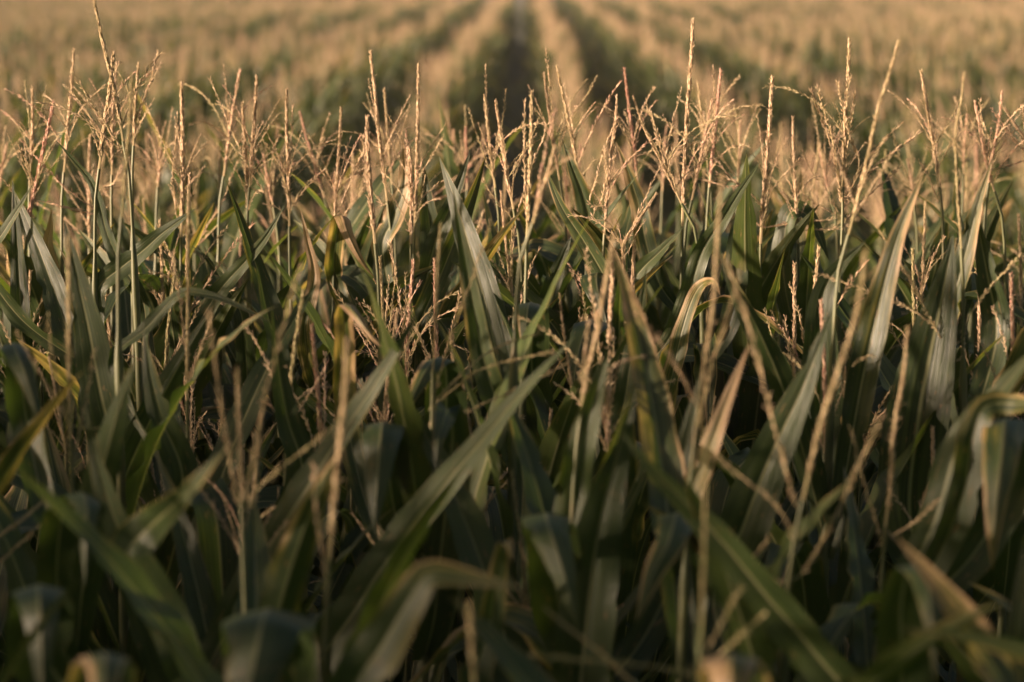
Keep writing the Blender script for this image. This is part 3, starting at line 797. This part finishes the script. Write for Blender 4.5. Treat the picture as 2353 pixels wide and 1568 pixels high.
for li, (Y, spec, wpx, dry, tint, roll, kind) in enumerate(LEAVES):
    rng = np.random.default_rng(900 + li)
    pts = [np.array(q) for q in W3(spec, Y)]
    b = pts[0]
    best, hid = 1e9, None
    for k, p in plants.items():
        if p['SP'][:, 2].max() < b[2] - .25:
            continue
        cost = abs(p['root'][0] - b[0]) + 1.2 * abs(p['Y'] - Y) + .03 * len(p['leaves'])
        if cost < best:
            best, hid = cost, k
    p = plants[hid]
    d = np.hypot(p['root'][0] - b[0], p['root'][1] - b[1])
    zc = min(b[2] - .10 - .55 * d, p['SP'][-1, 2] - .12)
    c = stalk_point(p['SP'], zc) + p['root']
    mid = c * .35 + b * .65 - np.array([0, 0, .02 + .10 * d])
    P = spline([c, mid] + pts, 44)
    T = tangents(P)
    right = np.array(CAM_R.col[0])
    if kind == A:
        Wd = np.tile(right, (len(P), 1))
        Wd = unit(Wd - (Wd * T).sum(1, keepdims=True) * T)
    else:
        tc = unit(np.array(CAM_P)[None] - P)
        Wd = unit(np.cross(T, tc))
        Nn = np.cross(Wd, T)
        a = np.radians(roll + 12 * np.sin(np.linspace(0, 3, len(P)) + li))[:, None]
        Wd = Wd * np.cos(a) + Nn * np.sin(a)
        for i in range(1, len(Wd)):
            if (Wd[i] * Wd[i - 1]).sum() < 0:
                Wd[i] *= -1
    wm = 1.22 * wpx / FPX * Y
    me = leaf_mesh(P - p['root'], Wd, wm, rng, dry=dry, fold=.62 if kind == 'V' else .6 if kind == A else .30, ripple=.007 if kind == A else .0045, root=.6, peak=.5, tip=1.7 if kind != A else 2.2, rnd=tint, pw=1.9 if kind == A else 1.0)
    p['leaves'].append(me)

RX = random.Random(21)                                      # shorter plants with low tassels between the others
LOW = []
for i in range(56):
    yy = 3.0 + 2.2 * (i + .5) / 56
    LOW.append(((RX.random() - .5) * .46 * yy, yy + RX.gauss(0, .05)))
count = 0
occupied = []
for hid, p in plants.items():
    rr = random.Random(hid + 'x')
    parts = [('stalk', stalk_mesh(p['SP'], .0125, .0055, .17), Matrix.Identity(4))]
    for me in p['leaves']:
        parts.append(('leaf', me, Matrix.Identity(4)))
    topz = p['SP'][-1, 2] - .17
    n = max(5, 8 - len(p['leaves']))
    plan = leaf_plan(rr, n, min(topz - (.08 if p['leaves'] else .0), 1.9 if 3.7 < p['Y'] < 5.3 else 1.97) - (.05 if p['Y'] < 4.2 else 0), 1.2)
    for z, az, kd, s in plan:
        c = stalk_point(p['SP'], z)
        parts.append(('leaf', rr.choice(LEAF_POOL[kd]), Matrix.Translation(Vector(c)) @ Euler((rr.gauss(0, .06), rr.gauss(0, .08), az)).to_matrix().to_4x4() @ Matrix.Scale(s, 4)))
    parts.append(('tassel', p['tassel'], Matrix.Translation(Vector(p['tz']))))
    for me, mx in p['br']:
        parts.append(('branch', me, mx))
    build_plant(Vector(p['root']), parts, p['label'], GROUP)
    occupied.append((p['root'][0], p['Y']))
    count += 1

# ------------------------------------------------------------------ the rest of the field on its drilled rows
HEAD_Y = [2.15, 2.9, 3.65, 4.4, 5.15, 5.9, 6.65]          # headland rows run across the view
slots = []
for Yr in HEAD_Y:
    x = -9.0 + R.random() * .19
    while x < 9.0:
        slots.append((x + R.gauss(0, .02), Yr + R.gauss(0, .11), 'head'))
        x += .19
for k in range(-29, 30):                                   # main rows run away from the lens
    Xr = -0.66 + 1.0 * k
    y = 7.15 + R.random() * .19
    while y < 85:
        if abs(Xr) < 4 + .30 * y:
            amp = .015 + .0014 * y
            slots.append((Xr + R.gauss(0, .03 + .0006 * y) + amp * math.sin(y * .55 + 1.7 * k) + amp * .6 * math.sin(y * .21 + .6 * k), y + R.gauss(0, .02), k))
        y += .18

for yb in (1.4, .65, -.1, -.85, -1.6, -2.35, -3.1, -3.85):               # unseen rows of the field left, right and behind, added to shade the foreground
    for sx in (-1, 1):
        x = (.95 if yb > -.5 else .1) + R.random() * .19
        while x < 9:
            slots.append((sx * x, yb + R.gauss(0, .03), 'head'))
            x += .19

def in_frame(x, y):
    a, b = pix((x, y, 2.35)), pix((x, y, 1.9))
    return (-50 < a[0] < 2403) and a[1] < 1600 and b[1] > -30

view, rest = [(x, y, 'low') for x, y in LOW], []
for s in slots:
    x, y, k = s
    if k == 'head':
        near = min((abs(x - a) + .45 * abs(y - b) if abs(y - b) < .4 else 9) for a, b in occupied)
        if near < .12 or (y < 3.3 and in_frame(x, y) and R.random() < .6):
            continue
    (view if in_frame(x, y) else rest).append(s)
view.sort(key=lambda s: s[1])
N_IND = 300 - count
named, over = view[:N_IND], view[N_IND:]
rest += over

def hscale(x, y):
    """Uneven growth over the field."""
    return .828 + .03 * math.sin(x * .9 + .35 * y) * math.sin(.5 * y + 1.3) + .02 * math.sin(x * .33 - .21 * y) + .03 * max(0, 1 - (y - 7) / 2)

ORD = ['first', 'second', 'third', 'fourth', 'fifth', 'sixth', 'seventh', 'eighth', 'ninth', 'tenth']
def row_name(k):
    d = k if k > 0 else k - 1          # rows right of the central furrow: 1, 2, ...; left: -1, -2, ...
    side = 'right' if k > 0 else 'left'
    return (ORD[0] if abs(d) == 1 else ORD[abs(d) - 1]), side

SHORT = {
 'T1': 'the tallest left leaning spike', 'T2': 'the straight spike beside the tallest', 'T3': 'the spike crossing the tallest one', 'T4': 'the thin spike beside the tallest',
 'T5': 'the forked tassel', 'T6': 'the upright spike at the left edge', 'T7': 'the long reddish slanting spike', 'T8': 'the smooth greenish blurred spike',
 'T9': 'the thick two stranded spike', 'T10': 'the thin pinkish slanting spike at left', 'T11': 'the shorter of two close spikes', 'T12': 'the taller of two close spikes',
 'T13': 'the rough spike above crossing leaves', 'T14': 'the lone reddish spike leaning left', 'T15': 'the slender spike left of two tall ones', 'T16': 'the short pale spike below the tallest',
 'T17': 'the pink spike cut by the edge', 'T18': 'the pale spike behind crossing leaves', 'T19': 'the short brown left leaning spike', 'T20': 'the bushy low tassel at left',
 'U1': 'the tall spike leaning left', 'U2': 'the dark brown spike', 'U3': 'the tall upright spike left of the furrow', 'U4': 'the thick blurred pale spike', 'U5': 'the spike thick with pale spikelets',
 'U6': 'the pink blurred spike near the furrow', 'U7': 'the thin red spike between leaf tips', 'U8': 'the darker spike of the furrow pair', 'U9': 'the lighter spike of the furrow pair',
 'U10': 'the blurred straight spike below the furrow', 'U11': 'the thinner of two parallel leaning spikes', 'U12': 'the browner of two parallel leaning spikes', 'U13': 'the tassel of long hanging strands',
 'U14': 'the reddish spike right of centre', 'U15': 'the sparse drooping tassel', 'U16': 'the faint spike behind the drooping tassel', 'U20': 'the blurred pink slanting spike at centre',
 'U21': 'the curved fluffy tassel', 'V1': 'the tallest spike right of centre', 'V2': 'the thin brown spike right of centre', 'V3': 'the red brown spike slanting right', 'V4': 'the pale loose strand between tall spikes',
 'V5': 'the short spike left of the bristly one', 'V6': 'the bristly spike', 'V7': 'the thin spike with arching side branches', 'V9': 'the fan shaped tassel', 'V10': 'the big blurred slanting spike',
 'V11': 'the left leaning spike at right', 'V12': 'the long thin blurred stem', 'V13': 'the pink spike near the right edge', 'V14': 'the red brown spike at the right', 'V15': 'the small spike behind the blurred stem',
 'V17': 'the pale strand at the right edge', 'V19': 'the small spike beside the fan tassel', 'V20': 'the short pale tassel at right', 'N1': 'the three pronged blurred tassel', 'N2': 'the tall V of two spikes',
 'N3': 'the thickest golden spike', 'N4': 'the long greenish blurred spike', 'N5': 'the tassel with branches reaching right', 'N6': 'the pinkish slanting spike below centre', 'N7': 'the drooping chain of spikelets',
 'N8': 'the thin left leaning strand', 'N9': 'the long pale spike at right', 'N11': 'the short thick pink spike', 'N12': 'the wide V tassel', 'N13': 'the golden spike before dark leaves',
 'N14': 'the nearest upright stem', 'N15': 'the two branches at the left edge', 'N16': 'the spike tip at the bottom edge', 'N17': 'the blurred branch at bottom centre'}
taken = set()
used = {}
rowcount = {}
for x, y, k in named:
    rr = random.Random(int(x * 1000) * 31 + int(y * 1000))
    if k in ('head', 'low'):
        q = pix((x, y, 2.15))
        pre = 'short bushy corn plant' if k == 'low' else 'leafy half hidden corn plant' if y < 4.0 else 'bushy half hidden corn plant'
        label = None
        for bh in sorted(HERO, key=lambda h: abs(HERO[h][1][-1][0] - q[0]) + 90 * abs(HERO[h][0] - y) + used.get(h, 0) * 120):
            side = 'left of' if q[0] < HERO[bh][1][-1][0] else 'right of'
            deep = 'behind' if y > HERO[bh][0] else 'in front of'
            for rel in ((deep, side) if abs(y - HERO[bh][0]) > .25 else (side, deep)):
                if f'{pre} {rel} {SHORT[bh]}' not in taken:
                    label = f'{pre} {rel} {SHORT[bh]}'
                    break
            if label:
                break
        taken.add(label)
        used[bh] = used.get(bh, 0) + 1
        near = y < 4.0 and k == 'head'
        low = k == 'low'
        parts = plant_parts(rr, tassel_scale=.62 if near else 1.05 if low else .85, top=1.86 if near else 1.84, nbr=3 if near else rr.choice([5, 6, 7, 8]), leaf_n=5 if low else 8)
        build_plant((x, y, 0), parts, label, GROUP, (rr.gauss(0, .02), rr.gauss(0, .02), 0), rr.uniform(.83, .97) if low else rr.uniform(.90, .96) if near else rr.uniform(.94, 1.0))
    else:
        nm, side = row_name(k)
        c = rowcount[k] = rowcount.get(k, 0) + 1
        where = f'{nm} row {side} of the dark central furrow'
        if c == 1:
            label = f'foremost corn plant of the {where}'
        elif c <= 10:
            label = f'{ORD[c - 1]} corn plant from the front of the {where}'
        else:
            label = f'blurred corn plant farther back in the {where}'
        build_plant((x, y, 0), plant_parts(rr), label, f'corn plants of the {where}', (rr.gauss(0, .025), rr.gauss(0, .025), 0), hscale(x, y) * rr.uniform(.955, 1.045))

# everything past those 300: one object that nobody could count
def joined_variant(seed):
    rr = random.Random(seed)
    V, F3, F4, LV, UV, MI3, MI4, off = [], [], [], [], [], [], [], 0
    mats = [M_STALK, M_LEAF, M_TASSEL]
    tmx = None
    for role, me, mx in plant_parts(rr, leaf_n=8):
        if role == 'tassel':
            tmx = mx
        if role == 'branch':
            mx = tmx @ mx
        n = len(me.vertices)
        co = np.empty(n * 3, np.float32)
        me.vertices.foreach_get('co', co)
        co = co.reshape(-1, 3) @ np.array(mx.to_3x3()).T + np.array(mx.translation)
        V.append(co)
        lv = np.zeros(n * 3, np.float32)
        if 'lv' in me.attributes:
            me.attributes['lv'].data.foreach_get('vector', lv)
        LV.append(lv.reshape(-1, 3))
        uv = np.zeros((n, 2), np.float32)
        lp = np.empty(len(me.loops), np.int32)
        me.loops.foreach_get('vertex_index', lp)
        if me.uv_layers:
            u = np.empty(len(lp) * 2, np.float32)
            me.uv_layers[0].data.foreach_get('uv', u)
            uv[lp] = u.reshape(-1, 2)
        UV.append(uv)
        st = np.empty(len(me.polygons), np.int32)
        me.polygons.foreach_get('loop_start', st)
        sz = np.diff(np.concatenate([st, [len(lp)]]))
        mi = {'stalk': 0, 'leaf': 1}.get(role, 2)
        for k, FF, MM in ((3, F3, MI3), (4, F4, MI4)):
            s = st[sz == k]
            if len(s):
                FF.append(lp[s[:, None] + np.arange(k)] + off)
                MM.append(np.full(len(s), mi, np.int32))
        off += n
    me = new_mesh('corn', np.vstack(V), [np.vstack(F4), np.vstack(F3)], M_STALK, np.vstack(UV), np.vstack(LV))
    me.materials.append(M_LEAF)
    me.materials.append(M_TASSEL)
    me.polygons.foreach_set('material_index', np.concatenate(MI4 + MI3))
    return bpy.data.objects.new('corn', me)

NV = 14
VARS = [joined_variant(500 + i) for i in range(NV)]
pm = bpy.data.meshes.new('corn_field')
pm.vertices.add(len(rest))
pm.vertices.foreach_set('co', np.array([(x, y, 0) for x, y, _ in rest], np.float32).ravel())
rg = np.random.default_rng(3)
rot = np.stack([rg.normal(0, .025, len(rest)), rg.normal(0, .025, len(rest)), rg.random(len(rest)) * 6.283], 1)
a = pm.attributes.new('rot', 'FLOAT_VECTOR', 'POINT'); a.data.foreach_set('vector', rot.astype(np.float32).ravel())
a = pm.attributes.new('scl', 'FLOAT', 'POINT'); a.data.foreach_set('value', (np.array([hscale(q[0], q[1]) - .045 if q[1] > 7 else 0 for q in rest]) + np.where(np.array([q[1] for q in rest]) > 7, 0, np.where(np.array([q[0] < -.5 - .215 * max(q[1], 0) and q[1] < 3.6 for q in rest]), 1.085, .93)) + .09 * rg.random(len(rest))).astype(np.float32))  # unseen plants at near left made taller to block sun from the foreground
a = pm.attributes.new('vid', 'INT', 'POINT'); a.data.foreach_set('value', rg.integers(0, NV, len(rest)).astype(np.int32))
field = link('corn_field', pm)
field['kind'] = 'stuff'
field['label'] = 'far corn rows running to the horizon as a tan mass'
ng = bpy.data.node_groups.new('field', 'GeometryNodeTree')
ng.interface.new_socket('Geometry', in_out='INPUT', socket_type='NodeSocketGeometry')
ng.interface.new_socket('Geometry', in_out='OUTPUT', socket_type='NodeSocketGeometry')
gi, go = ng.nodes.new('NodeGroupInput'), ng.nodes.new('NodeGroupOutput')
gti = ng.nodes.new('GeometryNodeGeometryToInstance')
for v in reversed(VARS):
    oi = ng.nodes.new('GeometryNodeObjectInfo')
    oi.inputs['Object'].default_value = v
    ng.links.new(oi.outputs['Geometry'], gti.inputs[0])
iop = ng.nodes.new('GeometryNodeInstanceOnPoints')
iop.inputs['Pick Instance'].default_value = True
m2p = ng.nodes.new('GeometryNodeMeshToPoints')
ng.links.new(gi.outputs[0], m2p.inputs[0])
ng.links.new(m2p.outputs[0], iop.inputs['Points'])
ng.links.new(gti.outputs[0], iop.inputs['Instance'])
for nm, ty, sock in (('rot', 'FLOAT_VECTOR', 'Rotation'), ('scl', 'FLOAT', 'Scale'), ('vid', 'INT', 'Instance Index')):
    na = ng.nodes.new('GeometryNodeInputNamedAttribute')
    na.data_type = ty
    na.inputs[0].default_value = nm
    src = na.outputs[0]
    if nm == 'rot':
        e2r = ng.nodes.new('FunctionNodeEulerToRotation')
        ng.links.new(src, e2r.inputs[0])
        src = e2r.outputs[0]
    ng.links.new(src, iop.inputs[sock])
ng.links.new(iop.outputs[0], go.inputs[0])
md = field.modifiers.new('field', 'NODES')
md.node_group = ng
# ------------------------------------------------------------------ thin evening haze over the field
def haze():
    x0, x1, y0, y1, z0, z1 = -950, 950, -350, 1850, -1.1, 3.4
    V = [(x, y, z) for x in (x0, x1) for y in (y0, y1) for z in (z0, z1)]
    F = [(0, 1, 3, 2), (4, 6, 7, 5), (0, 4, 5, 1), (2, 3, 7, 6), (0, 2, 6, 4), (1, 5, 7, 3)]
    m, t = mat('haze_air')
    v = node(t, 'ShaderNodeVolumePrincipled')
    v.inputs['Color'].default_value = (.95, .92, .88, 1)
    v.inputs['Density'].default_value = HAZE
    o = node(t, 'ShaderNodeOutputMaterial')
    t.links.new(v.outputs[0], o.inputs['Volume'])
    h = link('haze', new_mesh('haze', V, [np.array(F)], m, smooth=False))
    h['kind'] = 'stuff'
HAZE = 0.0005
haze()
print('individuals', count, len(named), 'farthest', named[-1][1], 'rest', len(rest))
